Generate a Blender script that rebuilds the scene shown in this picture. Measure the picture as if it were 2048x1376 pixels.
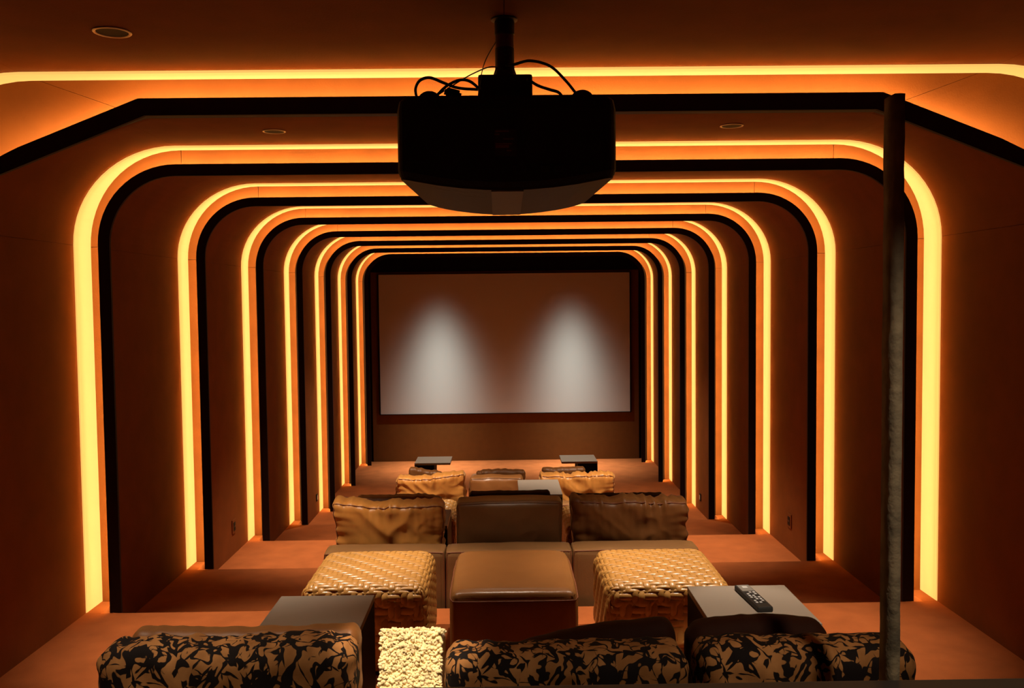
import bpy, bmesh, math, random
from mathutils import Vector, Matrix, noise
C = bpy.context.scene.collection
S = bpy.context.scene
for o in list(bpy.data.objects): bpy.data.objects.remove(o)
PI = math.pi
EZ = 2.72                                     # eye height over the screen-level floor

# ------------------------------------------------------------------ camera
cd = bpy.data.cameras.new('camera'); cam = bpy.data.objects.new('camera', cd); C.objects.link(cam)
cd.sensor_width = 36.0; cd.lens = 1800 * 36.0 / 2048
Rv = Vector((0.99987993, -0.01102759, -0.01088697)); Uv = Vector((0.01140819, 0.04836099, 0.99876477)); Wv = Vector((0.01048746, 0.99876905, -0.04848099))
M = Matrix((Rv, Uv, -Wv)).transposed().to_4x4(); M.translation = Vector((0, 0, EZ)); cam.matrix_world = M
cd.clip_start = 0.05
S.camera = cam
# ------------------------------------------------------------------ world, exposure
w = bpy.data.worlds.new('world'); S.world = w; w.use_nodes = True
w.node_tree.nodes['Background'].inputs[0].default_value = (0.01, 0.006, 0.004, 1)
w.node_tree.nodes['Background'].inputs[1].default_value = 0.3
S.view_settings.view_transform = 'Standard'; S.view_settings.look = 'None'
S.view_settings.exposure = 0.0; S.view_settings.gamma = 1.0; S.view_settings.use_curve_mapping = False
LED_STRENGTH = 88.0
RIM_STRENGTH = 32.0
STRIP_GLOW_STRENGTH = .98
SPOT_COLOR = (1.0, 0.80, 0.60)
# (x, y, watts, half-angle degrees, blend)
DOWNLIGHTS = [(-1.00, 1.45, 115, 44, .7), (1.05, 1.45, 115, 44, .7), (-0.25, 1.85, 360, 7.5, .5), (-1.255, 2.98, 65, 30, .7), (1.22, 2.45, 290, 8.5, .5),
              (-1.165, 4.70, 300, 30, .8), (1.19, 4.66, 300, 30, .8), (0.03, 4.68, 120, 25, .8),  # last one is an unseen lamp added for the leather ottoman's highlight
              (-1.0, 7.9, 560, 34, .8), (1.05, 7.9, 560, 34, .8), (-1.17, 11.2, 330, 38, .8), (1.19, 11.2, 330, 38, .8)]
SCREEN_SPOTS = [(-1.06, 14.58), (1.14, 14.58)]

# ------------------------------------------------------------------ materials
def mat(name, base, rough=.6, metal=0.0, spec=.5, var=0.0, vscale=8, bump=0.0, bscale=200, sheen=0.0, sheen_col=None, coat=0.0, emit=None, estr=0):
    m = bpy.data.materials.new(name); m.use_nodes = True
    nt = m.node_tree; b = nt.nodes['Principled BSDF']
    b.inputs['Base Color'].default_value = (*base, 1); b.inputs['Roughness'].default_value = rough
    b.inputs['Metallic'].default_value = metal; b.inputs['Specular IOR Level'].default_value = spec
    b.inputs['Sheen Weight'].default_value = sheen; b.inputs['Coat Weight'].default_value = coat; b.inputs['Coat Roughness'].default_value = .22
    if sheen_col: b.inputs['Sheen Tint'].default_value = (*sheen_col, 1)
    if emit: b.inputs['Emission Color'].default_value = (*emit, 1); b.inputs['Emission Strength'].default_value = estr
    tc = nt.nodes.new('ShaderNodeTexCoord')
    if var:
        n = nt.nodes.new('ShaderNodeTexNoise'); n.inputs['Scale'].default_value = vscale; n.inputs['Detail'].default_value = 6
        nt.links.new(tc.outputs['Object'], n.inputs['Vector'])
        r = nt.nodes.new('ShaderNodeValToRGB')
        r.color_ramp.elements[0].position = .3; r.color_ramp.elements[1].position = .7
        r.color_ramp.elements[0].color = (*[c * (1 - var) for c in base], 1); r.color_ramp.elements[1].color = (*[min(1, c * (1 + var)) for c in base], 1)
        nt.links.new(n.outputs['Fac'], r.inputs['Fac']); nt.links.new(r.outputs['Color'], b.inputs['Base Color'])
    if bump:
        n2 = nt.nodes.new('ShaderNodeTexNoise'); n2.inputs['Scale'].default_value = bscale; n2.inputs['Detail'].default_value = 3
        nt.links.new(tc.outputs['Object'], n2.inputs['Vector'])
        bp = nt.nodes.new('ShaderNodeBump'); bp.inputs['Strength'].default_value = bump; bp.inputs['Distance'].default_value = .004
        nt.links.new(n2.outputs['Fac'], bp.inputs['Height']); nt.links.new(bp.outputs['Normal'], b.inputs['Normal'])
    return m

def tiger_mat():
    m = bpy.data.materials.new('tiger_print_plush'); m.use_nodes = True; nt = m.node_tree; b = nt.nodes['Principled BSDF']
    N = nt.nodes.new; L = nt.links.new
    tc = N('ShaderNodeTexCoord')
    def mathn(op, a, b_=None, v=None):
        n = N('ShaderNodeMath'); n.operation = op; L(a, n.inputs[0])
        if b_ is not None: L(b_, n.inputs[1])
        if v is not None: n.inputs[1].default_value = v
        return n.outputs[0]
    def strokes(rot, off, sx, sz, wd):
        mp = N('ShaderNodeMapping'); mp.inputs['Rotation'].default_value = (0, rot, 0); mp.inputs['Location'].default_value = (off, off * .7, -off)
        L(tc.outputs['Object'], mp.inputs['Vector'])
        m2 = N('ShaderNodeMapping'); m2.inputs['Scale'].default_value = (sx, sx * .8, sz); L(mp.outputs[0], m2.inputs['Vector'])
        n = N('ShaderNodeTexNoise'); n.inputs['Scale'].default_value = 1; n.inputs['Detail'].default_value = .7; n.inputs['Distortion'].default_value = .55; L(m2.outputs[0], n.inputs['Vector'])
        w2 = N('ShaderNodeTexNoise'); w2.inputs['Scale'].default_value = 24; w2.inputs['Detail'].default_value = 1; L(mp.outputs[0], w2.inputs['Vector'])
        wr = N('ShaderNodeMapRange'); wr.inputs[1].default_value = .36; wr.inputs[2].default_value = .64; wr.inputs[3].default_value = -.012; wr.inputs[4].default_value = wd; L(w2.outputs['Fac'], wr.inputs[0])
        d = mathn('ABSOLUTE', mathn('SUBTRACT', n.outputs['Fac'], v=.5))
        e = mathn('SUBTRACT', d, wr.outputs[0])
        r = N('ShaderNodeMapRange'); r.inputs[1].default_value = -.004; r.inputs[2].default_value = .006; L(e, r.inputs[0]); return r.outputs[0]
    lit = mathn('MULTIPLY', strokes(.45, 3.1, 26, 7, .085), strokes(-.55, 9.7, 24, 8, .075))
    lit = mathn('MULTIPLY', lit, strokes(1.15, 5.2, 22, 9, .040))
    n3 = N('ShaderNodeTexNoise'); n3.inputs['Scale'].default_value = 9; n3.inputs['Detail'].default_value = 5; L(tc.outputs['Object'], n3.inputs['Vector'])
    r3 = N('ShaderNodeValToRGB'); r3.color_ramp.elements[0].color = (.19, .078, .020, 1); r3.color_ramp.elements[1].color = (.34, .155, .050, 1); r3.color_ramp.elements[0].position = .35; r3.color_ramp.elements[1].position = .65
    L(n3.outputs['Fac'], r3.inputs['Fac'])
    mx = N('ShaderNodeMix'); mx.data_type = 'RGBA'; mx.inputs[6].default_value = (.006, .003, .002, 1); L(lit, mx.inputs[0]); L(r3.outputs['Color'], mx.inputs[7])
    L(mx.outputs[2], b.inputs['Base Color']); b.inputs['Roughness'].default_value = .85; b.inputs['Specular IOR Level'].default_value = .15
    return m

def plaster_mat():
    m = mat('rough_plaster', (.13, .10, .055), .9, var=.5, vscale=14, bump=.9, bscale=40)
    return m

suede = mat('orange_suede', (.21, .056, .0065), .8, spec=.25, var=.10, vscale=5, bump=.25, bscale=160)
fascia_m = mat('black_brown_lacquer', (.010, .0035, .003), .6, spec=.25)
carpet = mat('rust_carpet', (.44, .125, .035), .95, spec=.1, var=.12, vscale=6, bump=.6, bscale=320, sheen=.15, sheen_col=(.6, .25, .1))
dark_wall = mat('dark_brown_fabric', (.17, .066, .014), .9, spec=.15, var=.05, vscale=10)
black_wall = mat('black_fabric', (.012, .007, .005), .95, spec=.1)
leather = mat('tan_leather', (.30, .125, .036), .33, spec=.5, var=.08, vscale=6, bump=.12, bscale=220)
leather_d = mat('brown_leather', (.23, .115, .042), .40, spec=.5, var=.10, vscale=6, bump=.12, bscale=220)
strap_m = mat('honey_leather', (.54, .27, .065), .40, coat=.35, spec=.5, var=.07, vscale=9)
core_m = mat('dark_stitched_lining', (.05, .022, .008), .8)
velvet = mat('gold_velvet', (.58, .245, .048), .42, spec=.45, var=.12, vscale=9, sheen=.5, sheen_col=(1, .65, .3))
velvet_d = mat('brown_velvet', (.18, .068, .016), .48, spec=.35, var=.12, vscale=9, sheen=.25, sheen_col=(.8, .45, .2))
velvet_k = mat('dark_chocolate_velvet', (.036, .011, .0045), .7, spec=.1, var=.1, vscale=9, sheen=.02, sheen_col=(.6, .3, .15))
piping_m = mat('rust_piping', (.20, .06, .02), .6)
table_m = mat('charcoal_lacquer', (.225, .193, .160), .42, spec=.5)
table_side_shaded = mat('shaded_lacquer', (.006, .006, .006), .6, spec=.08)  # near-black: shade on the unlit table sides put into the colour
plastic = mat('black_plastic', (.012, .011, .010), .55, spec=.3)
plastic_u = mat('dark_underside_plastic', (.011, .007, .0035), .6, spec=.3)
strip_m = mat('grey_plastic_strip', (.10, .09, .082), .55, spec=.3)
rubber = mat('black_rubber', (.008, .007, .007), .5)
screen_m = mat('white_screen_cloth', (.66, .66, .63), .9, spec=.1)
metal_m = mat('brushed_metal', (.55, .45, .38), .35, metal=1)
hole_m = mat('dark_baffle', (.008, .006, .006), .7)
wood_m = mat('dark_stained_ledge', (.009, .007, .006), .5)
fleece_m = mat('cream_fleece', (.80, .63, .33), .95, spec=.1, var=.28, vscale=40, sheen=.3, sheen_col=(1, .9, .7))
led_m = mat('warm_led', (.9, .6, .3), .5, emit=(1.0, .72, .34), estr=LED_STRENGTH)
strip_glow_m = mat('lit_surface_glow', (.3, .2, .1), .5, emit=(1.0, .57, .135), estr=STRIP_GLOW_STRENGTH)
rim_glow_m = mat('added_amber_glow', (.9, .5, .2), .5, emit=(1.0, .45, .08), estr=RIM_STRENGTH)
key_m = mat('pale_key', (.45, .45, .45), .5)
label_m = mat('faded_label', (.020, .008, .005), .6)
label_t = mat('label_print', (.14, .05, .015), .6)
tiger = tiger_mat(); plaster = plaster_mat()

# ------------------------------------------------------------------ helpers
def mesh_obj(name, verts, faces, m, parent=None, loc=(0, 0, 0), smooth=False):
    me = bpy.data.meshes.new(name); me.from_pydata([tuple(v) for v in verts], [], faces); me.update()
    if smooth: me.polygons.foreach_set('use_smooth', [True] * len(me.polygons))
    o = bpy.data.objects.new(name, me); C.objects.link(o); me.materials.append(m)
    if parent is not None: o.parent = parent
    o.location = loc
    return o
def bm_obj(name, bm, m, parent=None, loc=(0, 0, 0), smooth=False):
    bmesh.ops.recalc_face_normals(bm, faces=bm.faces)
    me = bpy.data.meshes.new(name); bm.to_mesh(me); bm.free()
    if smooth: me.polygons.foreach_set('use_smooth', [True] * len(me.polygons))
    o = bpy.data.objects.new(name, me); C.objects.link(o); me.materials.append(m)
    if parent is not None: o.parent = parent
    o.location = loc
    return o
def empty(name, loc=(0, 0, 0), label=None, cat=None, group=None, kind=None, rot=(0, 0, 0)):
    o = bpy.data.objects.new(name, None); C.objects.link(o); o.location = loc; o.rotation_euler = rot; o.empty_display_size = .1
    tag(o, label, cat, group, kind); return o
def tag(o, label=None, cat=None, group=None, kind=None):
    if label: o['label'] = label
    if cat: o['category'] = cat
    if group: o['group'] = group
    if kind: o['kind'] = kind
    return o
def box(name, x0, x1, y0, y1, z0, z1, m, parent=None, bev=0.0, seg=2):
    cx, cy, cz = (x0 + x1) / 2, (y0 + y1) / 2, z0
    bm = bmesh.new(); bmesh.ops.create_cube(bm, size=1)
    for v in bm.verts: v.co = Vector((v.co.x * (x1 - x0), v.co.y * (y1 - y0), (v.co.z + .5) * (z1 - z0)))
    if bev: bmesh.ops.bevel(bm, geom=list(bm.edges), offset=bev, segments=seg, profile=.6, affect='EDGES')
    o = bm_obj(name, bm, m, parent, (cx, cy, cz)); return o
def tube_mesh(pts, r, n=8, closed=False):
    pts = [Vector(p) for p in pts]; V = []; F = []; k = len(pts); up = Vector((0, 0, 1)); prev = None
    for i, p in enumerate(pts):
        a = pts[(i - 1) % k] if (closed or i) else p; b = pts[(i + 1) % k] if (closed or i < k - 1) else p
        t = (b - a).normalized()
        if prev is None:
            s = t.cross(up) if abs(t.z) < .9 else t.cross(Vector((1, 0, 0)))
        else: s = prev - t * prev.dot(t)
        s.normalize(); prev = s; u = t.cross(s)
        for j in range(n): an = 2 * PI * j / n; V.append(p + s * (r * math.cos(an)) + u * (r * math.sin(an)))
    for i in range(k if closed else k - 1):
        for j in range(n):
            a = i * n + j; b = i * n + (j + 1) % n; c = ((i + 1) % k) * n + (j + 1) % n; d = ((i + 1) % k) * n + j
            F.append((a, b, c, d))
    if not closed: F.append(tuple(range(n))[::-1]); F.append(tuple((k - 1) * n + j for j in range(n)))
    return V, F
def smooth_path(pts, per=6):
    pts = [Vector(p) for p in pts]; out = []
    for i in range(len(pts) - 1):
        p0 = pts[max(0, i - 1)]; p1 = pts[i]; p2 = pts[i + 1]; p3 = pts[min(len(pts) - 1, i + 2)]
        for j in range(per):
            t = j / per
            out.append(.5 * ((2 * p1) + (p2 - p0) * t + (2 * p0 - 5 * p1 + 4 * p2 - p3) * t * t + (3 * p1 - p0 - 3 * p2 + p3) * t ** 3))
    out.append(pts[-1]); return out
def lathe(name, prof, m, parent=None, loc=(0, 0, 0), n=32, caps=True):
    V = []; F = []
    for r, z in prof:
        for j in range(n): a = 2 * PI * j / n; V.append((r * math.cos(a), r * math.sin(a), z))
    for i in range(len(prof) - 1):
        for j in range(n): F.append((i * n + j, i * n + (j + 1) % n, (i + 1) * n + (j + 1) % n, (i + 1) * n + j))
    if caps: F.append(tuple(range(n))[::-1]); F.append(tuple((len(prof) - 1) * n + j for j in range(n)))
    return mesh_obj(name, V, F, m, parent, loc, smooth=False)
def rb_map(p, h, r):
    # p on the surface of a sharp box with half sizes h, centre 0 -> rounded box point, normal
    c = Vector([max(-(h[i] - r), min(h[i] - r, p[i])) for i in range(3)])
    n = p - c
    n = n.normalized() if n.length > 1e-6 else Vector((0, 0, 1))
    return c + n * r, n
def rbox(name, size, r, div, m, parent=None, loc=(0, 0, 0), disp=None, rot=(0, 0, 0)):
    # rounded soft box, base at z 0; disp(u, p, n) -> displaced point (u in -1..1 per axis)
    h = [s / 2 for s in size]; V = []; F = []; idx = {}
    def axis(i):
        # denser near the rounding
        n = div[i]; e = r / h[i]; k = 4
        a = [-1 + e * j / k for j in range(k)] + [-1 + e + (2 - 2 * e) * j / n for j in range(n)] + [1 - e + e * j / k for j in range(k + 1)]
        return a
    A = [axis(0), axis(1), axis(2)]
    def vid(u):
        key = tuple(round(c, 6) for c in u)
        if key not in idx:
            p, n = rb_map(Vector([u[i] * h[i] for i in range(3)]), h, r)
            if disp: p = disp(Vector(u), p, n)
            idx[key] = len(V); V.append((p.x, p.y, p.z + h[2]))
        return idx[key]
    for ax in range(3):
        b, c = (ax + 1) % 3, (ax + 2) % 3
        for s in (-1, 1):
            for i in range(len(A[b]) - 1):
                for j in range(len(A[c]) - 1):
                    q = []
                    for (ii, jj) in ((i, j), (i + 1, j), (i + 1, j + 1), (i, j + 1)):
                        u = [0, 0, 0]; u[ax] = s; u[b] = A[b][ii]; u[c] = A[c][jj]; q.append(vid(u))
                    F.append(tuple(q) if s > 0 else tuple(q[::-1]))
    o = mesh_obj(name, V, F, m, parent, loc, smooth=True); o.rotation_euler = rot
    return o
def copy_tree(o, parent=None):
    c = o.copy(); C.objects.link(c)
    if parent is not None: c.parent = parent; c.matrix_parent_inverse = o.matrix_parent_inverse
    for ch in list(o.children): copy_tree(ch, c)
    return c

# ------------------------------------------------------------------ the room
XC = 0.047; HW = 2.25; TOP = 3.437; Y0 = 3.476; DY = 1.6281
OS, OT, RC = 0.203, 0.168, 0.38               # bay surface offsets (sides, top), corner radius of the arches
DS, DT = 0.20, 0.10                           # depth of the light cove at the sides and on top
YP = lambda k: Y0 + DY * k
LV = {0: .955, 1: .955, 2: .716, 3: .494, 4: .236, 5: 0.0, 6: 0.0, 7: 0.0}
YW = 15.25                                    # screen wall
NA = 16
def arch_path(os_, ot_, zb=0.0):
    # left foot, left arc (NA+1), right arc, right foot; also weight w: 1 at the sides, 0 on top
    P = [(-(HW + os_), zb, 1.0)]
    for i in range(NA + 1):
        a = PI - (PI / 2) * i / NA
        P.append((-(HW - RC) + (RC + os_) * math.cos(a), (TOP - RC) + (RC + ot_) * math.sin(a), 1 - math.sin(a) ** 2))
    R = [(-x, z, w_) for x, z, w_ in P[::-1]]
    return [(x + XC, z, w_) for x, z, w_ in P + R]
def haunch_path(off, zb):
    # nearest arch: flat soffit, sloping haunches
    P = [(-(HW + off), zb, 1.0)]
    z1 = TOP - .335
    for i in range(NA + 1):
        t = i / NA
        if t < .35:
            s = t / .35; a = Vector((-HW, z1 - .25)); b = Vector((-HW, z1)); c = Vector((-HW + .25, z1 + .1))
            p = a * (1 - s) ** 2 + b * 2 * s * (1 - s) + c * s * s
        else:
            s = (t - .35) / .65; p = Vector((-HW + .25, z1 + .1)).lerp(Vector((-1.40, TOP)), s)
        o = Vector((-off, 0)).lerp(Vector((-off * .35, off)), min(1, t / .5))
        P.append((p.x + o.x, p.y + o.y, 1 - t))
    R = [(-x, z, w_) for x, z, w_ in P[::-1]]
    return [(x + XC, z, w_) for x, z, w_ in P + R]
def sweep(name, rings, m, parent, closed_ring=True, smooth=False):
    # rings[i] = list of 3D points of the cross-section at path point i
    V = [p for r in rings for p in r]; n = len(rings[0]); F = []
    for i in range(len(rings) - 1):
        for j in range(n if closed_ring else n - 1):
            F.append((i * n + j, i * n + (j + 1) % n, (i + 1) * n + (j + 1) % n, (i + 1) * n + j))
    if closed_ring: F.append(tuple(range(n))); F.append(tuple((len(rings) - 1) * n + j for j in range(n))[::-1])
    bm = bmesh.new(); vs = [bm.verts.new(p) for p in V]
    for f in F: bm.faces.new([vs[i] for i in f])
    return bm_obj(name, bm, m, parent, smooth=smooth)

# backing walls and ceiling, panels as children
XB = HW + OS + .03
wall_left = box('wall_left', XC - XB - .12, XC - XB, -1.8, YW + .1, -.2, 3.9, black_wall); tag(wall_left, kind='structure')
wall_right = box('wall_right', XC + XB, XC + XB + .12, -1.8, YW + .1, -.2, 3.9, black_wall); tag(wall_right, kind='structure')
ceiling = box('ceiling', XC - XB, XC + XB, -1.8, YW + .1, TOP + OT + .03, TOP + OT + .13, black_wall); tag(ceiling, kind='structure')
wall_back = box('wall_back', XC - XB, XC + XB, -1.9, -1.8, -.2, 3.9, dark_wall); tag(wall_back, kind='structure')
wall_front = box('wall_front', XC - XB, XC + XB, YW, YW + .1, -.2, 3.9, black_wall); tag(wall_front, kind='structure')
fp = box('fabric_panel', XC - 2.262, XC + 2.262, YW - .02, YW, 0, 3.30, dark_wall); fp.parent = wall_front; fp.matrix_parent_inverse = Matrix.Translation(-wall_front.location)
def keep(o, p): o.parent = p; o.matrix_parent_inverse = Matrix.Translation(-p.location)
def panel(name, pts, y0, y1, parent):
    # curved/flat panel between depths, pts in XZ with outward thickness
    t = .018; rings = []
    for i, (x, z) in enumerate(pts):
        a = Vector(pts[max(0, i - 1)]); b = Vector(pts[min(len(pts) - 1, i + 1)]); d = (b - a).normalized(); n = Vector((-d.y, d.x))
        rings.append([(x, y0, z), (x, y1, z), (x + n.x * t, y1, z + n.y * t), (x + n.x * t, y0, z + n.y * t)])
    o = sweep(name, rings, suede, None, smooth=False); keep(o, parent); return o
bay = arch_path(OS, OT)
G = .0008
edges = [-1.78] + [YP(k) + DS for k in range(8)] + [YW - .02]
for b in range(len(edges) - 1):
    ya, yb = edges[b], edges[b + 1]
    if b: ya += .001
    lp = [(x, z) for x, z, _ in bay[:2]]; la = [(x, z) for x, z, _ in bay[1:NA + 2]]
    ra = [(x, z) for x, z, _ in bay[NA + 2:2 * NA + 3]]; rp = [(x, z) for x, z, _ in bay[2 * NA + 2:]]
    panel('wall_panel', [lp[0], (lp[1][0], lp[1][1] - G)], ya, yb, wall_left)
    panel('corner_panel', [(la[0][0], la[0][1] + G)] + la[1:-1] + [(la[-1][0] - G, la[-1][1])], ya, yb, wall_left)
    panel('corner_panel', [(ra[0][0] + G, ra[0][1])] + ra[1:-1] + [(ra[-1][0], ra[-1][1] + G)], ya, yb, wall_right)
    panel('wall_panel', [(rp[0][0], rp[0][1] - G), rp[1]], ya, yb, wall_right)
    if b == 0:
        panel('ceiling_panel', [(la[-1][0] + G, la[-1][1]), (.016 - .0012, ra[0][1])], ya, yb, ceiling)
        panel('ceiling_panel', [(.016 + .0012, la[-1][1]), (ra[0][0] - G, ra[0][1])], ya, yb, ceiling)
    else:
        panel('ceiling_panel', [(la[-1][0] + G, la[-1][1]), (ra[0][0] - G, ra[0][1])], ya, yb, ceiling)

# floor: screen-level slab, steps down the aisles, seat platforms
floor = box('floor', XC - XB, XC + XB, 9.9, YW, -.2, 0, carpet); tag(floor, kind='structure')
def tread(name, x0, x1, y0, y1, z, zb=-.2):
    o = box(name, x0, x1, y0, y1, zb, z, carpet, bev=.006); keep(o, floor); return o
tread('tread', XC - XB, XC + XB, -1.8, YP(1), .955)
for k in (2, 3, 4): tread('tread', XC - XB, XC + XB, YP(k - 1) + .001, YP(k), LV[k])
tread('seat_platform', -1.10, 1.20, YP(2) + .002, 7.95, .716)
tread('seat_platform', -1.25, 1.20, YP(4) + .002, 11.62, .236)

# the eight lit arches
def arch(k):
    y = YP(k); zb = LV[k]
    root = empty('trim_%d' % (k + 1), (XC, y, 0), kind='structure')
    if k == 0:
        paths = {o_: haunch_path(o_, zb) for o_ in (0.0, .035, .045, .060, .065)}
    else:
        paths = {o_: arch_path(o_, o_, zb) for o_ in (0.0, .035, .045, .060, .065)}
    outer = arch_path(OS, OT, zb)
    dl = [DT + (DS - DT) * p[2] for p in outer]
    n = len(outer)
    V3 = lambda o_, i, dy: (paths[o_][i][0], y + dy, paths[o_][i][1])
    def rim(i, e=0.0):
        # inner rim of the cove back, set back outside the fin's edge so the fin hides it
        a = paths[0.0][i]; b = outer[i]; f = (.028 + .092 * a[2] + e) / max(.05, math.hypot(b[0] - a[0], b[1] - a[1]))
        return (a[0] + (b[0] - a[0]) * f, a[1] + (b[1] - a[1]) * f)
    def VF(i, e):
        q = rim(i, e); return (q[0], y + dl[i], q[1])
    fas = sweep('fascia', [[V3(0.0, i, 0), V3(.065, i, 0), V3(.065, i, .018), V3(.035, i, .018), VF(i, .004), VF(i, 0), V3(0.0, i, .018)] for i in range(n)], fascia_m, None); keep(fas, root)
    led = sweep('light_strip', [[V3(.045, i, .0205), V3(.060, i, .0205)] for i in range(n)], led_m, None, closed_ring=False); keep(led, root)
    def RM(i, dy):
        a = paths[.065][i]; b = outer[i]; f = .0003 / max(.01, math.hypot(b[0] - a[0], b[1] - a[1]))
        return (a[0] + (b[0] - a[0]) * f, y + dy, a[1] + (b[1] - a[1]) * f)
    rim_glow = sweep('added_rim_glow', [[RM(i, .0075), RM(i, .0175)] for i in range(n)], rim_glow_m, None, closed_ring=False); keep(rim_glow, root)  # unseen light line added to cast the amber glow on the bay
    inner = arch_path(OS - .009, OT - .010, zb + .004)
    lens = sweep('strip_glow', [[(inner[i][0], y + .002, inner[i][1]), (inner[i][0], y + dl[i] - .002, inner[i][1]), (outer[i][0], y + dl[i] - .002, outer[i][1]), (outer[i][0], y + .002, outer[i][1])] for i in range(n)], strip_glow_m, None); keep(lens, root)  # glowing strip stands for the bay surface lit by the cove
    def cove(i0, i1, cut0, cut1):
        rings = []
        for i in range(i0, i1 + 1):
            a = Vector((rim(i)[0], 0, rim(i)[1])); b = Vector((outer[i][0], 0, outer[i][1]))
            if i == i0 or i == i1:
                j = i + 1 if i == i0 else i - 1
                c = cut0 if i == i0 else cut1
                ta = Vector((rim(j)[0], 0, rim(j)[1])) - a; tb = Vector((outer[j][0], 0, outer[j][1])) - b
                a = a + ta.normalized() * c; b = b + tb.normalized() * c
            d0 = y + dl[i] + .001; d1 = d0 + .022
            rings.append([(a.x, d0, a.z), (b.x, d0, b.z), (b.x, d1, b.z), (a.x, d1, a.z)])
        o = sweep('cove_panel', rings, suede, None); keep(o, root)
    g = .0015
    cove(0, 1, 0, g); cove(1, NA + 1, g, g); cove(NA + 1, NA + 2, g, g); cove(NA + 2, 2 * NA + 2, g, g); cove(2 * NA + 2, 2 * NA + 3, g, 0)
    if zb > .01:
        for s in (-1, 1):
            xa, xb = sorted((XC + s * (HW + .118), XC + s * (HW + OS)))
            o = box('foot_block', xa, xb, y + .001, y + DS + .02, max(-.1, LV.get(k + 1, 0) - .1), zb - .001, carpet); keep(o, root)
for k in range(8): arch(k)

# recessed downlights (one thing each) with their lamps
def spot(parent, loc, watts, half, blend, radius=.03, color=SPOT_COLOR, beam=0):
    ld = bpy.data.lights.new('lamp', 'SPOT'); ld.energy = watts; ld.spot_size = math.radians(2 * half); ld.spot_blend = blend
    ld.shadow_soft_size = radius; ld.color = color
    o = bpy.data.objects.new('lamp', ld); C.objects.link(o); o.parent = parent; o.location = loc
    if beam:                                   # narrow reflector beam: intensity falls off with the angle from the axis
        ld.use_nodes = True; nt = ld.node_tree; em = nt.nodes['Emission']
        g = nt.nodes.new('ShaderNodeNewGeometry'); d = nt.nodes.new('ShaderNodeVectorMath'); d.operation = 'DOT_PRODUCT'; d.inputs[1].default_value = (0, 0, 1)
        ab = nt.nodes.new('ShaderNodeMath'); ab.operation = 'ABSOLUTE'; pw = nt.nodes.new('ShaderNodeMath'); pw.operation = 'POWER'; pw.inputs[1].default_value = beam
        nt.links.new(g.outputs['Incoming'], d.inputs[0]); nt.links.new(d.outputs['Value'], ab.inputs[0]); nt.links.new(ab.outputs[0], pw.inputs[0]); nt.links.new(pw.outputs[0], em.inputs['Strength'])
    return o
DL_LABEL = ['dark recessed downlight in the ceiling behind the viewer on the left', 'dark recessed downlight in the ceiling behind the viewer on the right', 'added unseen pin spot overhead that brightens the cream fleece cushion',
            'recessed downlight at the top left of the ceiling, left of the projector pole', 'added unseen spot overhead that brightens the remote table',
            'dark round downlight in the ceiling left of the projector, between two lit arches', 'dark round downlight in the ceiling right of the projector, between two lit arches',
            'added downlight hidden behind the projector, for the highlight on the leather ottoman', 'round downlight over the left aisle between the third and fourth arch', 'round downlight over the right aisle between the third and fourth arch',
            'round downlight over the left of the front row, near the screen', 'round downlight over the right of the front row, near the screen']
ZC = TOP + OT
for i, (x, y, wt, ha, bl) in enumerate(DOWNLIGHTS):
    t = empty('downlight', (x, y, ZC), DL_LABEL[i], 'downlight', 'recessed ceiling downlights')
    lathe('trim_ring', [(.050, -.0005), (.058, -.0005), (.060, -.003), (.058, -.005), (.053, -.0055), (.050, -.003), (.050, -.0005)], metal_m, t, caps=False)
    lathe('baffle', [(.0498, -.0006), (.0498, -.003), (.030, -.0022), (.004, -.0020)], hole_m, t)
    lamp = spot(t, (0, 0, -.012), wt, ha, bl)
    if i == 4: lamp.rotation_euler = (Vector((1.01, 3.57, 1.45)) - Vector((x, y, ZC))).to_track_quat('-Z', 'Y').to_euler()     # unseen spot added to brighten the remote table top
    if i == 2: lamp.rotation_euler = (Vector((-.283, 2.66, 1.60)) - Vector((x, y, ZC))).to_track_quat('-Z', 'Y').to_euler()   # pin spot out of view, added to brighten the fleece
for i, (x, y) in enumerate(SCREEN_SPOTS):
    t = empty('downlight', (x, y, TOP + OT), ('left', 'right')[i] + ' of the two downlights washing the projection screen', 'downlight', 'recessed ceiling downlights')
    lathe('trim_ring', [(.050, -.0005), (.058, -.0005), (.060, -.003), (.058, -.005), (.053, -.0055), (.050, -.003), (.050, -.0005)], metal_m, t, caps=False)
    lathe('baffle', [(.0498, -.0006), (.0498, -.003), (.030, -.0022), (.004, -.0020)], hole_m, t)
    spot(t, (0, 0, -.012), 1450, 52, .5, .03, (.97, 1.0, .90), beam=30)

# low dark ledge in front of the camera and the rough post on its right
ledge = box('ledge', -1.35, 1.75, 1.88, 2.085, .955, 1.812, wood_m, bev=.008)
tag(ledge, 'low dark ledge along the bottom edge, in front of the tiger print cushions', 'ledge')
bm = bmesh.new()
rnd = random.Random(5)
nz = 90
rg = []
for i in range(nz + 1):
    z = 2.235 * i / nz; ring = []
    for (cx, cy) in ((-.012, -.03), (0, -.032), (.012, -.03), (.014, 0), (.012, .03), (0, .032), (-.012, .03), (-.014, 0)):
        q = Vector((cx * 12, cy * 12, z * 9)); d = .0022 * noise.noise(q * 1.0) + .0018 * noise.noise(q * 4)
        ring.append(bm.verts.new((cx + d + .0015 * math.sin(z * 1.3), cy + d, z)))
    rg.append(ring)
for i in range(nz):
    for j in range(8): bm.faces.new((rg[i][j], rg[i][(j + 1) % 8], rg[i + 1][(j + 1) % 8], rg[i + 1][j]))
bm.faces.new(rg[0][::-1]); bm.faces.new(rg[-1])
post = bm_obj('plaster_post', bm, plaster, None, (.929, 2.135, .955), smooth=True)
tag(post, 'narrow rough grey-brown plaster post at the right edge', 'post')

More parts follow.
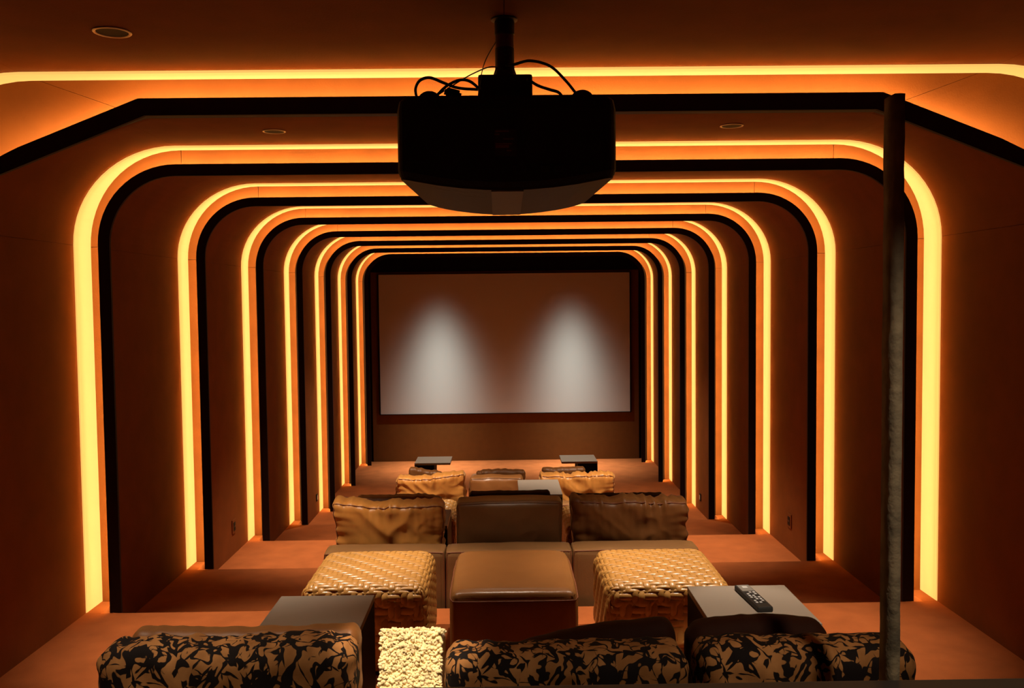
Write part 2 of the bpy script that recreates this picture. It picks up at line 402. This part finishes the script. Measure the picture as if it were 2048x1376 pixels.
# wall sockets
def socket(x, y, z, side, label, dark):
    t = empty('wall_socket', (x, y, z), label, 'socket', 'wall sockets low on the side walls')
    s = side
    if dark:
        xa, xb = sorted((0, s * .010)); box('plate', xa, xb, -.05, .05, -.062, .062, suede, t, bev=.003)
        xa, xb = sorted((s * .0102, s * .013)); box('insert', xa, xb, -.030, .030, -.038, .038, fascia_m, t, bev=.001)
        for yy in (-.011, .011):
            xa, xb = sorted((s * .0132, s * .0142)); box('slot', xa, xb, yy - .003, yy + .003, -.008, .008, metal_m, t)
    else:
        xa, xb = sorted((0, s * .012)); box('plate', xa, xb, -.035, .035, -.045, .045, fascia_m, t, bev=.003)
        xa, xb = sorted((s * .0122, s * .015)); box('insert', xa, xb, -.02, .02, -.028, .028, key_m, t, bev=.001)
XL, XR = XC - HW - OS, XC + HW + OS
socket(XL + .0005, 7.92, .745, 1, 'brown wall socket on the left wall beside the third lit arch', True)
socket(XR - .0005, 7.77, .765, -1, 'brown wall socket on the right wall beside the third lit arch', True)
socket(XL + .0005, 11.45, .225, 1, 'small pale wall socket low on the left wall near the front row', False)
socket(XR - .0005, 11.32, .19, -1, 'small pale wall socket low on the right wall near the front row', False)

# ------------------------------------------------------------------ projection screen
sc = empty('projection_screen', (.039, YW - .02, .80), 'wide white projection screen with a thin black frame on the far wall', 'screen')
box('screen_surface', -2.115, 2.115, -.03, -.012, .012, 2.372, screen_m, sc)
for a in ((-2.135, 2.135, 0, .012), (-2.135, 2.135, 2.372, 2.384)): box('frame_bar', a[0], a[1], -.036, 0, a[2], a[3], black_wall, sc)
for a in ((-2.135, -2.115), (2.115, 2.135)): box('frame_bar', a[0], a[1], -.036, 0, .012, 2.372, black_wall, sc)
msk = box('dark_recess_strip', XC - 2.26, XC + 2.26, YW - .026, YW - .0205, 3.215, 3.60, black_wall); keep(msk, wall_front)  # black strip put in for the dark recess above the screen

# ------------------------------------------------------------------ projector, its mount and cables
pr = empty('projector', (.017, 2.30, 3.0), 'large black ceiling projector seen from behind and below', 'projector')
def plan(s):
    P = []
    def arc(cx, cy, r, a0, a1, n):
        for i in range(n + 1): a = a0 + (a1 - a0) * i / n; P.append((cx + r * math.cos(a), cy + r * math.sin(a)))
    arc(-.245, .035, .035, 1.5 * PI, PI, 5); arc(-.150, .545, .105, PI * .97, PI * .62, 6)
    for i in range(1, 10):
        t = i / 10; P.append((-.20 + .40 * t, .643 + .028 * math.sin(PI * t)))
    arc(.150, .545, .105, PI * .38, PI * .03, 6); arc(.245, .035, .035, 0, -.5 * PI, 5)
    for i in range(1, 8):
        t = i / 8; P.append((.245 - .49 * t, 0))
    return [(x * s, .32 + (y - .32) * s) for x, y in P]
zb_ = lambda x: .034 * (x / .28) ** 2
def loft(levels):
    V = []; F = []; n = len(plan(1))
    for s, zf in levels:
        for (x, y) in plan(s): V.append((x, y, zf(x)))
    for i in range(len(levels) - 1):
        for j in range(n): F.append((i * n + j, i * n + (j + 1) % n, (i + 1) * n + (j + 1) % n, (i + 1) * n + j))
    F.append(tuple(range(n))); F.append(tuple((len(levels) - 1) * n + j for j in range(n)))
    bm = bmesh.new(); vs = [bm.verts.new(v) for v in V]
    for f in F: bm.faces.new([vs[i] for i in f])
    return bm
bm_obj('housing', loft([(.30, lambda x: .06), (.955, lambda x: zb_(x) + .012), (.985, lambda x: zb_(x) + .006), (1.0, lambda x: zb_(x) + .02), (1.0, lambda x: .205), (.985, lambda x: .228), (.95, lambda x: .240), (.3, lambda x: .243)]), plastic, pr)
bm_obj('underside', loft([(.15, lambda x: zb_(x) + .0), (.4, lambda x: zb_(x)), (.7, lambda x: zb_(x)), (.975, lambda x: zb_(x)), (.98, lambda x: zb_(x) + .008), (.3, lambda x: zb_(x) + .012)]), plastic_u, pr)
Vb = []; Fb = []
for i in range(9):
    y = .014 + .63 * i / 8
    hw = .041 + .004 * i / 8
    for x in (-hw, hw): Vb.append((x, y, -.0025))
    for x in (hw, -hw): Vb.append((x, y, .006))
for i in range(8):
    for j in range(4): Fb.append((i * 4 + j, i * 4 + (j + 1) % 4, (i + 1) * 4 + (j + 1) % 4, (i + 1) * 4 + j))
Fb += [(0, 3, 2, 1), (32, 33, 34, 35)]
bm = bmesh.new(); vs = [bm.verts.new(v) for v in Vb]; [bm.faces.new([vs[i] for i in f]) for f in Fb]
bm_obj('cover_strip', bm, strip_m, pr)
lb = box('rating_label', -.031, .024, -.0025, .0005, .085, .153, label_m, pr)
for (x0, x1, z0, z1) in ((.002, .036, .060, .064), (0, .012, .053, .056), (.022, .048, .041, .044), (.002, .044, .029, .032), (.002, .036, .020, .0275), (.030, .042, .012, .015)):
    q = box('print_bar', -.031 + x0, -.031 + x1, -.0032, -.0026, .085 + z0, .085 + z1, label_t); q.parent = lb; q.matrix_parent_inverse = Matrix.Translation(-lb.location)
for x, wd in ((-.022, .018), (.018, .008), (.045, .006), (.096, .022), (.131, .022), (.200, .016)):
    q = box('port', x - wd / 2, x + wd / 2, -.003, .0005, .045, .060, rubber, pr, bev=.001)
for x in (-.20, .198):
    n = 12; prof = [(.030 * math.cos(a), .242 + .024 * math.sin(a)) for a in [PI / 2 * i / 8 for i in range(8)]] + [(.003, .266)]
    lathe('mounting_dome', prof, rubber, pr, (x, .075, 0), 24)
def cable(pts, Y, r, yoff):
    # points measured on one plane, moved onto the plane just over the housing
    f = (2.36 + yoff) / Y
    P = [Vector((x * f - .017, .06 + yoff + .015 * math.sin(i * 1.7), EZ + (z - EZ) * f - 3.0)) for i, (x, z) in enumerate(pts)]
    V, F = tube_mesh(smooth_path(P), r, 8); mesh_obj('cable', V, F, rubber, pr, smooth=True)
cable(((.02, 3.376), (.041, 3.382), (.086, 3.387), (.141, 3.369), (.186, 3.334), (.216, 3.298)), 2.55, .0036, 0)
cable(((-.227, 3.276), (-.232, 3.305), (-.218, 3.323), (-.19, 3.328), (-.156, 3.32), (-.115, 3.306), (-.06, 3.296)), 2.5, .0038, 0)
cable(((-.182, 3.303), (-.153, 3.335), (-.116, 3.347), (-.084, 3.341), (-.055, 3.322)), 2.6, .0038, .02)
cable(((-.063, 3.313), (-.054, 3.375), (-.039, 3.418), (-.010, 3.463)), 2.65, .0012, .01)
cable(((-.183, 3.308), (-.121, 3.351), (-.07, 3.373), (-.02, 3.387), (.016, 3.378), (.056, 3.360)), 2.62, .0016, .035)
cable(((.08, 3.350), (.11, 3.335), (.145, 3.318), (.17, 3.306), (.185, 3.285)), 2.6, .004, .04)
bm = bmesh.new(); bmesh.ops.create_cube(bm, size=1)
for v in bm.verts: v.co = Vector((v.co.x * .045, v.co.y * .03, v.co.z * .026))
bmesh.ops.bevel(bm, geom=list(bm.edges), offset=.006, segments=2, affect='EDGES')
q = bm_obj('cable_plug', bm, rubber, pr, (-.14, .09, .262)); q.rotation_euler = (.2, .25, .1)

mt = empty('projector_mount', (.017, 2.88, ZC), 'black telescopic ceiling pole with bracket carrying the projector', 'mount')
MZ = lambda z: z - ZC
lathe('ceiling_flange', [(.042, -.0005), (.042, -.005), (.030, -.008)], rubber, mt)
lathe('pole', [(.0275, -.008), (.0275, MZ(3.30)), (.0265, MZ(3.262))], plastic, mt)
lathe('collar', [(.0295, -.008), (.0315, -.012), (.0315, MZ(3.556)), (.0295, MZ(3.553))], rubber, mt)
lathe('sleeve', [(.0300, MZ(3.512)), (.0305, MZ(3.440)), (.0335, MZ(3.434)), (.0335, MZ(3.345)), (.030, MZ(3.343))], rubber, mt)
lathe('band', [(.0290, MZ(3.552)), (.0290, MZ(3.513))], mat('dull_brown_sleeve', (.14, .06, .03), .5), mt)
box('bracket', -.082, .082, -.14, .06, MZ(3.262), MZ(3.400), rubber, mt, bev=.008)
box('bracket_foot', -.11, .11, -.20, .06, MZ(3.2455), MZ(3.262), rubber, mt, bev=.004)
for s in (-1, 1):
    V, F = tube_mesh([(s * .026, -.02, MZ(3.45)), (s * .044, -.02, MZ(3.399))], .002, 6); mesh_obj('gusset', V, F, rubber, mt)

# ------------------------------------------------------------------ sofas
def puff(amp, seed=0, wr=0.0):
    def d(u, p, n):
        q = p.copy()
        f = 1
        for i in range(3):
            if abs(n[i]) < .5: f *= (1 - u[i] ** 4)
        q += n * (amp * f)
        if wr: q += n * wr * noise.noise(Vector((p.x * 9 + seed, p.y * 9, p.z * 5)))
        return q
    return d
def edge_loop(size, r, disp, front_y, r_pipe, extra=0.0):
    h = [s / 2 for s in size]; P = []
    e = .0
    def add(ux, uz):
        u = Vector((ux, front_y, uz)); p, n = rb_map(Vector((ux * h[0], front_y * h[1], uz * h[2])), h, r)
        if disp: p = disp(u, p, n)
        p = p + n * (r_pipe * .4); P.append((p.x, p.y, p.z + h[2]))
    N = 26
    for i in range(N): add(-1 + 2 * i / N, 1)
    for i in range(10): add(1, 1 - 2 * i / 10)
    for i in range(N): add(1 - 2 * i / N, -1)
    for i in range(10): add(-1, -1 + 2 * i / 10)
    return P
SX = [-1.066, -.350, .396, 1.145]
def make_sofa():
    t = empty('sofa', (.04, 5.2, .716), None, 'sofa', 'three-seat leather sofas facing the screen')
    box('base', -1.08, 1.08, .03, .72, 0, .07, core_m, t, bev=.004)
    for i in range(3):
        x0, x1 = SX[i] - .04 + .003, SX[i + 1] - .04 - .003
        wdt = x1 - x0; dp = puff(.008, i * 3.1, .004)
        sz = (wdt, .205, .462)
        o = rbox('backrest', sz, .030, (14, 6, 10), leather_d, t, ((x0 + x1) / 2, .105, .075), dp)
        pts = edge_loop(sz, .030, dp, -1, .003)
        V, F = tube_mesh(pts, .0032, 6, True); mesh_obj('seam_piping', V, F, piping_m, o, smooth=True)
        sz = (wdt, .48, .30)
        o = rbox('seat_cushion', sz, .04, (12, 8, 5), leather_d, t, ((x0 + x1) / 2, .478, .075), puff(.008, i, .004))
    return t
sofa2 = make_sofa(); sofa2['label'] = 'brown leather three-seat sofa in the middle row, its low back behind the ottomans'
sofa1 = copy_tree(sofa2); sofa1.location = (.04, 2.20, .955); sofa1['label'] = 'brown leather sofa of the nearest row, hidden under the tiger print cushions'
sofa3 = copy_tree(sofa2); sofa3.location = (.02, 8.45, .236); sofa3['label'] = 'brown leather sofa of the front row nearest the screen'

# ------------------------------------------------------------------ cushions
def cushion(name, w_, h_, d_, m, loc, label, group, seed, wr=.012, sag=.0, tilt=0.0, lean=.10, pipe=True, r=.035, bulge=.02, pm=None, cat='cushion', yaw=0.0, skew=0.0, folds=30.0, taper=.055):
    t = empty(name, loc, label, cat, group, rot=(lean, tilt, yaw))
    h = (w_ / 2, d_ / 2, h_ / 2)
    def dp(u, p, n):
        q = p.copy()
        fx, fz = 1 - abs(u.x) ** 2.5, 1 - abs(u.z) ** 2.5
        if abs(n.y) > .3: q.y += n.y * bulge * fx * fz
        # hollow along the top edge, pinched corners
        q.z += sag * (u.x * u.x - .35) * (u.z + 1) / 2
        q.z += skew * u.x * (u.z + 1) / 2
        q.x *= 1 - taper * (1 - u.z) / 2
        et = math.exp(-(1 - u.z) * h[2] / .055); es = math.exp(-(1 - abs(u.x)) * h[0] / .06)
        a = noise.noise(Vector((p.x * folds + seed * 7.3, p.z * 3.0 + p.y * 5, seed)))
        b = noise.noise(Vector((p.x * 4 + seed, p.z * folds * .9, seed * 3.1 + p.y * 4)))
        c = noise.noise(Vector((p.x * 5.5 + p.z * 7 + seed * 2, p.z * 5 - p.x * 3, seed)))
        rg_ = 1 - 2.2 * abs(noise.noise(Vector((p.x * folds * .55 + p.z * 2.2 + seed * 1.7, p.z * 1.6 - seed, seed * .3))))
        r2_ = 1 - 2.2 * abs(noise.noise(Vector((p.x * 5 + p.z * 5 + seed, p.z * 7 - p.x * 6 * (1 if p.x > 0 else -1), seed * 2))))
        ed = min(1, (1 - abs(u.x)) * h[0] / .02)
        q += n * (wr * (a * (.10 + .45 * et) + b * es * .8 + c * .5 + rg_ * (.12 + .55 * et) * .7 * ed + r2_ * .40 * ed))
        return q
    sz = (w_, d_, h_)
    body = rbox('cover', sz, r, (64, 8, 34), m, t, (0, 0, 0), dp)
    if pipe:
        for fy in (-1, 1):
            V, F = tube_mesh(edge_loop(sz, r, dp, fy, .004), .0036, 6, True); mesh_obj('piping', V, F, pm or piping_m, t, smooth=True)
    return t
GM = 'cushions along the middle sofa'; GF = 'cushions along the front sofa'; GT = 'tiger print cushions of the nearest row'; GB = 'small cushions behind the larger ones'
# middle row
cushion('velvet_cushion', .69, .345, .16, velvet, (-.715, 5.605, 1.122), 'gold velvet cushion with piping, left on the middle sofa', GM, 1.0, wr=.026, sag=.020, skew=-.012, lean=.09)
cushion('leather_cushion', .665, .360, .16, leather_d, (.030, 5.605, 1.124), 'dark brown leather cushion in the centre of the middle sofa', GM, 2.0, taper=.025, wr=.006, sag=-.006, lean=.09, pm=leather_d, folds=6)
cushion('velvet_cushion', .735, .350, .16, velvet_d, (.780, 5.605, 1.122), 'brown velvet cushion with gathered top, right on the middle sofa', GM, 3.0, wr=.026, sag=0, skew=-.006, lean=.09)
cushion('small_cushion', .56, .330, .10, velvet_d, (-.685, 5.835, 1.122), 'brown velvet cushion peeking up behind the gold one, middle row left', GB, 4.0, wr=.012, lean=.05, r=.025, pipe=False)
cushion('small_cushion', .53, .352, .10, velvet_k, (.035, 5.835, 1.122), 'dark cushion edge showing behind the central leather cushion, middle row', GB, 5.5, wr=.004, lean=.05, r=.025, pipe=False)
cushion('small_cushion', .62, .325, .10, velvet_k, (.735, 5.835, 1.122), 'dark brown cushion peeking up behind the right middle-row cushion', GB, 5.0, wr=.006, lean=.05, r=.025, pipe=False)
# front row
cushion('velvet_cushion', .67, .345, .16, velvet, (-.715, 8.845, .652), 'gold velvet cushion tilted up at the right, left on the front sofa', GF, 6.0, wr=.026, sag=.03, skew=.022, lean=.08)
cushion('leather_cushion', .53, .335, .15, leather, (-.075, 8.845, .652), 'tan leather cushion folded in the centre of the front sofa', GF, 7.0, wr=.012, sag=-.012, lean=.08, pm=leather_d, folds=5, bulge=.035)
cushion('velvet_cushion', .74, .345, .16, velvet, (.720, 8.845, .652), 'pale gold velvet cushion with gathered top, right on the front sofa', GF, 8.0, wr=.026, sag=.004, lean=.08, folds=34)
cushion('small_cushion', .34, .370, .09, velvet_d, (-.79, 9.075, .645), 'brown cushion corner showing behind the left front-row cushion', GB, 9.0, wr=.010, lean=.05, skew=-.03, r=.025, pipe=False)
cushion('small_cushion', .44, .372, .09, velvet_d, (.60, 9.075, .645), 'brown cushion edge showing behind the right front-row cushion', GB, 10.0, wr=.010, lean=.05, r=.025, pipe=False)
cushion('small_cushion', .50, .355, .09, velvet_d, (-.03, 9.075, .645), 'brown cushion edge showing behind the folded leather one', GB, 11.0, wr=.012, lean=.05, r=.025, sag=-.01, pipe=False)
# nearest row: tiger print
cushion('tiger_print_cushion', .72, .395, .15, tiger, (-.785, 2.535, 1.372), 'tiger print cushion at the bottom left corner', GT, 12.0, taper=.0, wr=.012, lean=.05, pipe=False, r=.05, sag=.008)
cushion('tiger_print_cushion', .685, .362, .15, tiger, (.168, 2.535, 1.372), 'tiger print cushion at the bottom centre, beside the cream fleece', GT, 13.5, taper=.0, wr=.008, lean=.05, pipe=False, r=.045)
cushion('tiger_print_cushion', .62, .372, .15, tiger, (.845, 2.535, 1.372), 'tiger print cushion at the bottom right, under the remote table', GT, 15.2, taper=.0, wr=.009, lean=.05, pipe=False, r=.055)
cushion('back_cushion', .70, .352, .10, velvet_d, (-.80, 2.755, 1.365), 'brown velvet cushion behind the bottom left tiger print cushion', GB, 16.0, taper=.0, wr=.005, lean=.04, r=.035, sag=.012, pipe=False)
cushion('back_cushion', .53, .335, .11, velvet_k, (.262, 2.755, 1.365), 'dark chocolate velvet cushion behind the centre tiger print cushion', GB, 17.0, taper=.0, wr=.003, lean=.04, r=.05, skew=.045, sag=-.022, pipe=False, bulge=.01)
cushion('back_cushion', .44, .362, .11, velvet_k, (.775, 2.755, 1.365), 'dark chocolate velvet cushion behind the right tiger print cushion', GB, 18.0, taper=.0, wr=.003, lean=.04, r=.05, sag=-.018, pipe=False, bulge=.01)
# cream fleece block
fl = empty('fleece_cushion', (-.283, 2.60, 1.405), 'cream shaggy fleece cushion between the left and centre tiger print cushions', 'cushion', rot=(-.42, 0, 0))
rbox('cover', (.186, .16, .325), .012, (6, 5, 10), fleece_m, fl)
bm = bmesh.new(); rnd = random.Random(11)
for i in range(1500):
    s = rnd.random()
    if s < .72: p = Vector((rnd.uniform(-.092, .092), -.081, rnd.uniform(.12, .322))); nrm = Vector((0, -1, 0))
    else: p = Vector((rnd.uniform(-.092, .092), rnd.uniform(-.08, .08), .326)); nrm = Vector((0, 0, 1))
    r_ = rnd.uniform(.0035, .0075)
    mm = Matrix.Translation(p + nrm * rnd.uniform(-.002, .004)) @ Matrix.Rotation(rnd.uniform(0, 6), 4, Vector((rnd.gauss(0, 1), rnd.gauss(0, 1), rnd.gauss(0, 1))).normalized()) @ Matrix.Diagonal((r_ * rnd.uniform(.8, 1.6), r_ * rnd.uniform(.4, .9), r_, 1))
    bmesh.ops.create_icosphere(bm, subdivisions=1, radius=1, matrix=mm)
o = bm_obj('fleece_tufts', bm, fleece_m, fl, smooth=True); o['kind'] = 'stuff'

# ------------------------------------------------------------------ ottomans
def make_leather_ottoman():
    t = empty('leather_ottoman', (.040, 4.455, .955), None, 'ottoman', 'ottomans in front of the sofas')
    sz = (.592, .72, .395); dp = puff(.010, 2, .003)
    b = rbox('body', sz, .055, (14, 16, 10), leather, t, (0, 0, .025), dp)
    h = [s / 2 for s in sz]; P = []
    def add(ux, uy):
        p, n = rb_map(Vector((ux * h[0], uy * h[1], h[2] - .044)), h, .055); p = dp(Vector((ux, uy, (h[2] - .044) / h[2])), p, n) + n * .0012; P.append((p.x, p.y, p.z + h[2]))
    for i in range(16): add(-1 + i / 8, -1)
    for i in range(16): add(1, -1 + i / 8)
    for i in range(16): add(1 - i / 8, 1)
    for i in range(16): add(-1, 1 - i / 8)
    V, F = tube_mesh(P, .003, 6, True); mesh_obj('seam_piping', V, F, piping_m, b, smooth=True)
    for sx in (-.22, .22):
        for sy in (-.28, .28): box('foot', sx - .03, sx + .03, sy - .03, sy + .03, 0, .03, core_m, t)
    return t
lo = make_leather_ottoman(); lo['label'] = 'smooth tan leather ottoman in the centre, between the two woven ones'
lo3 = copy_tree(lo); lo3.location = (-.10, 10.36, .236); lo3['label'] = 'tan leather ottoman in front of the front sofa, between two cushions'

def make_woven_ottoman():
    W_, D_, H_ = .60, .66, .425
    t = empty('woven_ottoman', (0, 0, 0), None, 'ottoman', 'ottomans in front of the sofas')
    h = [W_ / 2, D_ / 2, H_ / 2]; R_ = .070
    rbox('core', (W_ - .012, D_ - .012, H_ - .012), R_ - .006, (8, 8, 6), core_m, t, (0, 0, .004))
    NX, NY, NZ = 20, 22, 13
    def dome(p, n):
        return p + n * (.012 * (1 - (p.x / h[0]) ** 2) * (1 - (p.y / h[1]) ** 2) if n.z > .5 else 0)
    def ribbon(path, width_dir, width, phase):
        # path: sharp-box points with lift; cross-section of 5 points with rolled edges
        V = []; F = []; m_ = len(path)
        for (p, lift) in path:
            for j, (wq, dz) in enumerate(((-.5, -.0028), (-.38, -.0004), (0, .0008), (.38, -.0004), (.5, -.0028))):
                q = p + width_dir(p) * (wq * width)
                q = Vector([max(-h[i], min(h[i], q[i])) for i in range(3)])
                s, n = rb_map(q, h, R_); s = dome(s, n) + n * (lift + dz)
                V.append((s.x, s.y, s.z + h[2]))
        for i in range(m_ - 1):
            for j in range(4): F.append((i * 5 + j, i * 5 + j + 1, (i + 1) * 5 + j + 1, (i + 1) * 5 + j))
        return V, F
    up = lambda a, i: .0042 * max(-1, min(1, 1.6 * math.sin(PI * (a) + 0)))
    def tw(i, s):
        # 2/2 twill: lift of strand i at continuous crossing position s
        return .0036 * max(-1, min(1, 1.5 * math.sin(PI / 2 * (s + i) + PI / 4)))
    pieces = []
    def strand(axis, i):
        # over the top and down two sides; axis 0 runs along x, 1 along y
        n_cross = NX if axis == 0 else NY; n_self = NY if axis == 0 else NX
        a = h[axis]; c = h[1 - axis]; v = -c + 2 * c * (i + .5) / n_self; path = []
        sub = 3; sign = 1 if axis == 0 else -1
        L = NZ * sub
        for k in range(L + 1):
            z = -h[2] + 2 * h[2] * k / L; p = Vector((0, 0, z)); p[axis] = -a; p[1 - axis] = v
            s_ = -(L - k) / sub - .5; path.append((p, sign * tw(i, s_)))
        for k in range(1, n_cross * sub):
            s_ = k / sub; p = Vector((0, 0, h[2])); p[axis] = -a + 2 * a * k / (n_cross * sub); p[1 - axis] = v
            path.append((p, sign * tw(i, s_ - .5)))
        for k in range(L + 1):
            z = h[2] - 2 * h[2] * k / L; p = Vector((0, 0, z)); p[axis] = a; p[1 - axis] = v
            s_ = n_cross + k / sub - .5; path.append((p, sign * tw(i, s_)))
        wd = Vector((0, 1, 0)) if axis == 0 else Vector((1, 0, 0))
        return ribbon(path, lambda p: wd, 2 * c / n_self * .97, i)
    for i in range(NY): pieces.append(strand(0, i))
    for i in range(NX): pieces.append(strand(1, i))
    for r_ in range(NZ):
        z = -h[2] + 2 * h[2] * (r_ + .5) / NZ; path = []; sub = 3
        lev = NZ - 1 - r_
        for (x0, y0, x1, y1, nn) in ((-1, -1, 1, -1, NX), (1, -1, 1, 1, NY), (1, 1, -1, 1, NX), (-1, 1, -1, -1, NY)):
            for k in range(nn * sub + 1):
                f = k / (nn * sub); p = Vector(((x0 + (x1 - x0) * f) * h[0], (y0 + (y1 - y0) * f) * h[1], z)); path.append((p, tw(lev + 1, k / sub - .5)))
        pieces.append(ribbon(path, lambda p: Vector((0, 0, 1)), 2 * h[2] / NZ * .97, r_))
    for V, F in pieces: mesh_obj('strap', V, F, strap_m, t, smooth=True)
    return t
wo = make_woven_ottoman(); wo.location = (-.672, 4.495, .955); wo['label'] = 'woven honey leather ottoman left of the smooth one, behind the left near table'
for (x, y, z, lab) in ((.772, 4.465, .955, 'woven honey leather ottoman right of the smooth one, behind the remote table'),
                       (.730, 6.56, .716, 'woven ottoman glimpsed between the centre and right cushions of the middle row'),
                       (-.66, 6.82, .716, 'woven ottoman behind the left cushions of the middle row'),
                       (-.93, 10.36, .236, 'woven ottoman at the left of the front row, behind the tilted gold cushion')):
    c = copy_tree(wo); c.location = (x, y, z); c['label'] = lab

# ------------------------------------------------------------------ side tables
def side_table(x0, x1, y0, y1, z, h, leg_left, label, legw=.55):
    t = empty('side_table', ((x0 + x1) / 2, (y0 + y1) / 2, z), label, 'side table', 'dark side tables beside the sofas')
    w2, d2 = (x1 - x0) / 2, (y1 - y0) / 2
    box('table_top', -w2, w2, -d2, d2, h - .026, h, table_m, t, bev=.0025)
    lw = (x1 - x0) * legw
    a, b = (-w2, -w2 + lw) if leg_left else (w2 - lw, w2)
    box('leg_block', a + .001, b - .001, -d2 + .001, d2 - .001, 0, h - .0262, table_side_shaded, t, bev=.002)
    return t
side_table(.800, 1.228, 3.42, 3.895, .955, .50, True, 'dark side table at the lower right with the remote on it')
side_table(-.968, -.566, 3.33, 3.84, .955, .50, False, 'dark side table at the lower left, behind the tiger print cushion')
side_table(.113, .452, 6.90, 7.48, .716, .50, False, 'grey-topped side table above the centre cushion of the middle row', .45)
side_table(-.80, -.383, 5.965, 6.44, .716, .50, False, 'side table glimpsed between the gold and leather cushions of the middle row')
side_table(-1.098, -.658, 10.97, 11.43, .236, .50, True, 'small side table near the screen on the left')
side_table(.708, 1.150, 10.95, 11.42, .236, .50, False, 'small side table near the screen on the right')

# remote control
rm = empty('remote_control', (1.035, 3.695, 1.4555), 'black remote control lying on the lower right side table', 'remote', rot=(0, 0, .075))
def rbx(name, a, b, c, d, e, f, m, bev): return box(name, a, b, c, d, e, f, m, rm, bev=bev)
rbx('body', -.032, .032, -.145, .145, 0, .022, plastic, .007)
rbx('display_panel', -.026, .026, .055, .135, .0222, .0232, mat('grey_display', (.16, .16, .15), .4), .0004)
rbx('display_window', -.010, .012, .095, .118, .0233, .0238, key_m, .0002)
for r_ in range(7):
    for c_ in range(3):
        o = rbx('key', -.021 + c_ * .016, -.011 + c_ * .016, .032 - r_ * .021, .043 - r_ * .021, .0222, .0245, key_m if (r_ * 3 + c_) % 4 else rubber, .001)
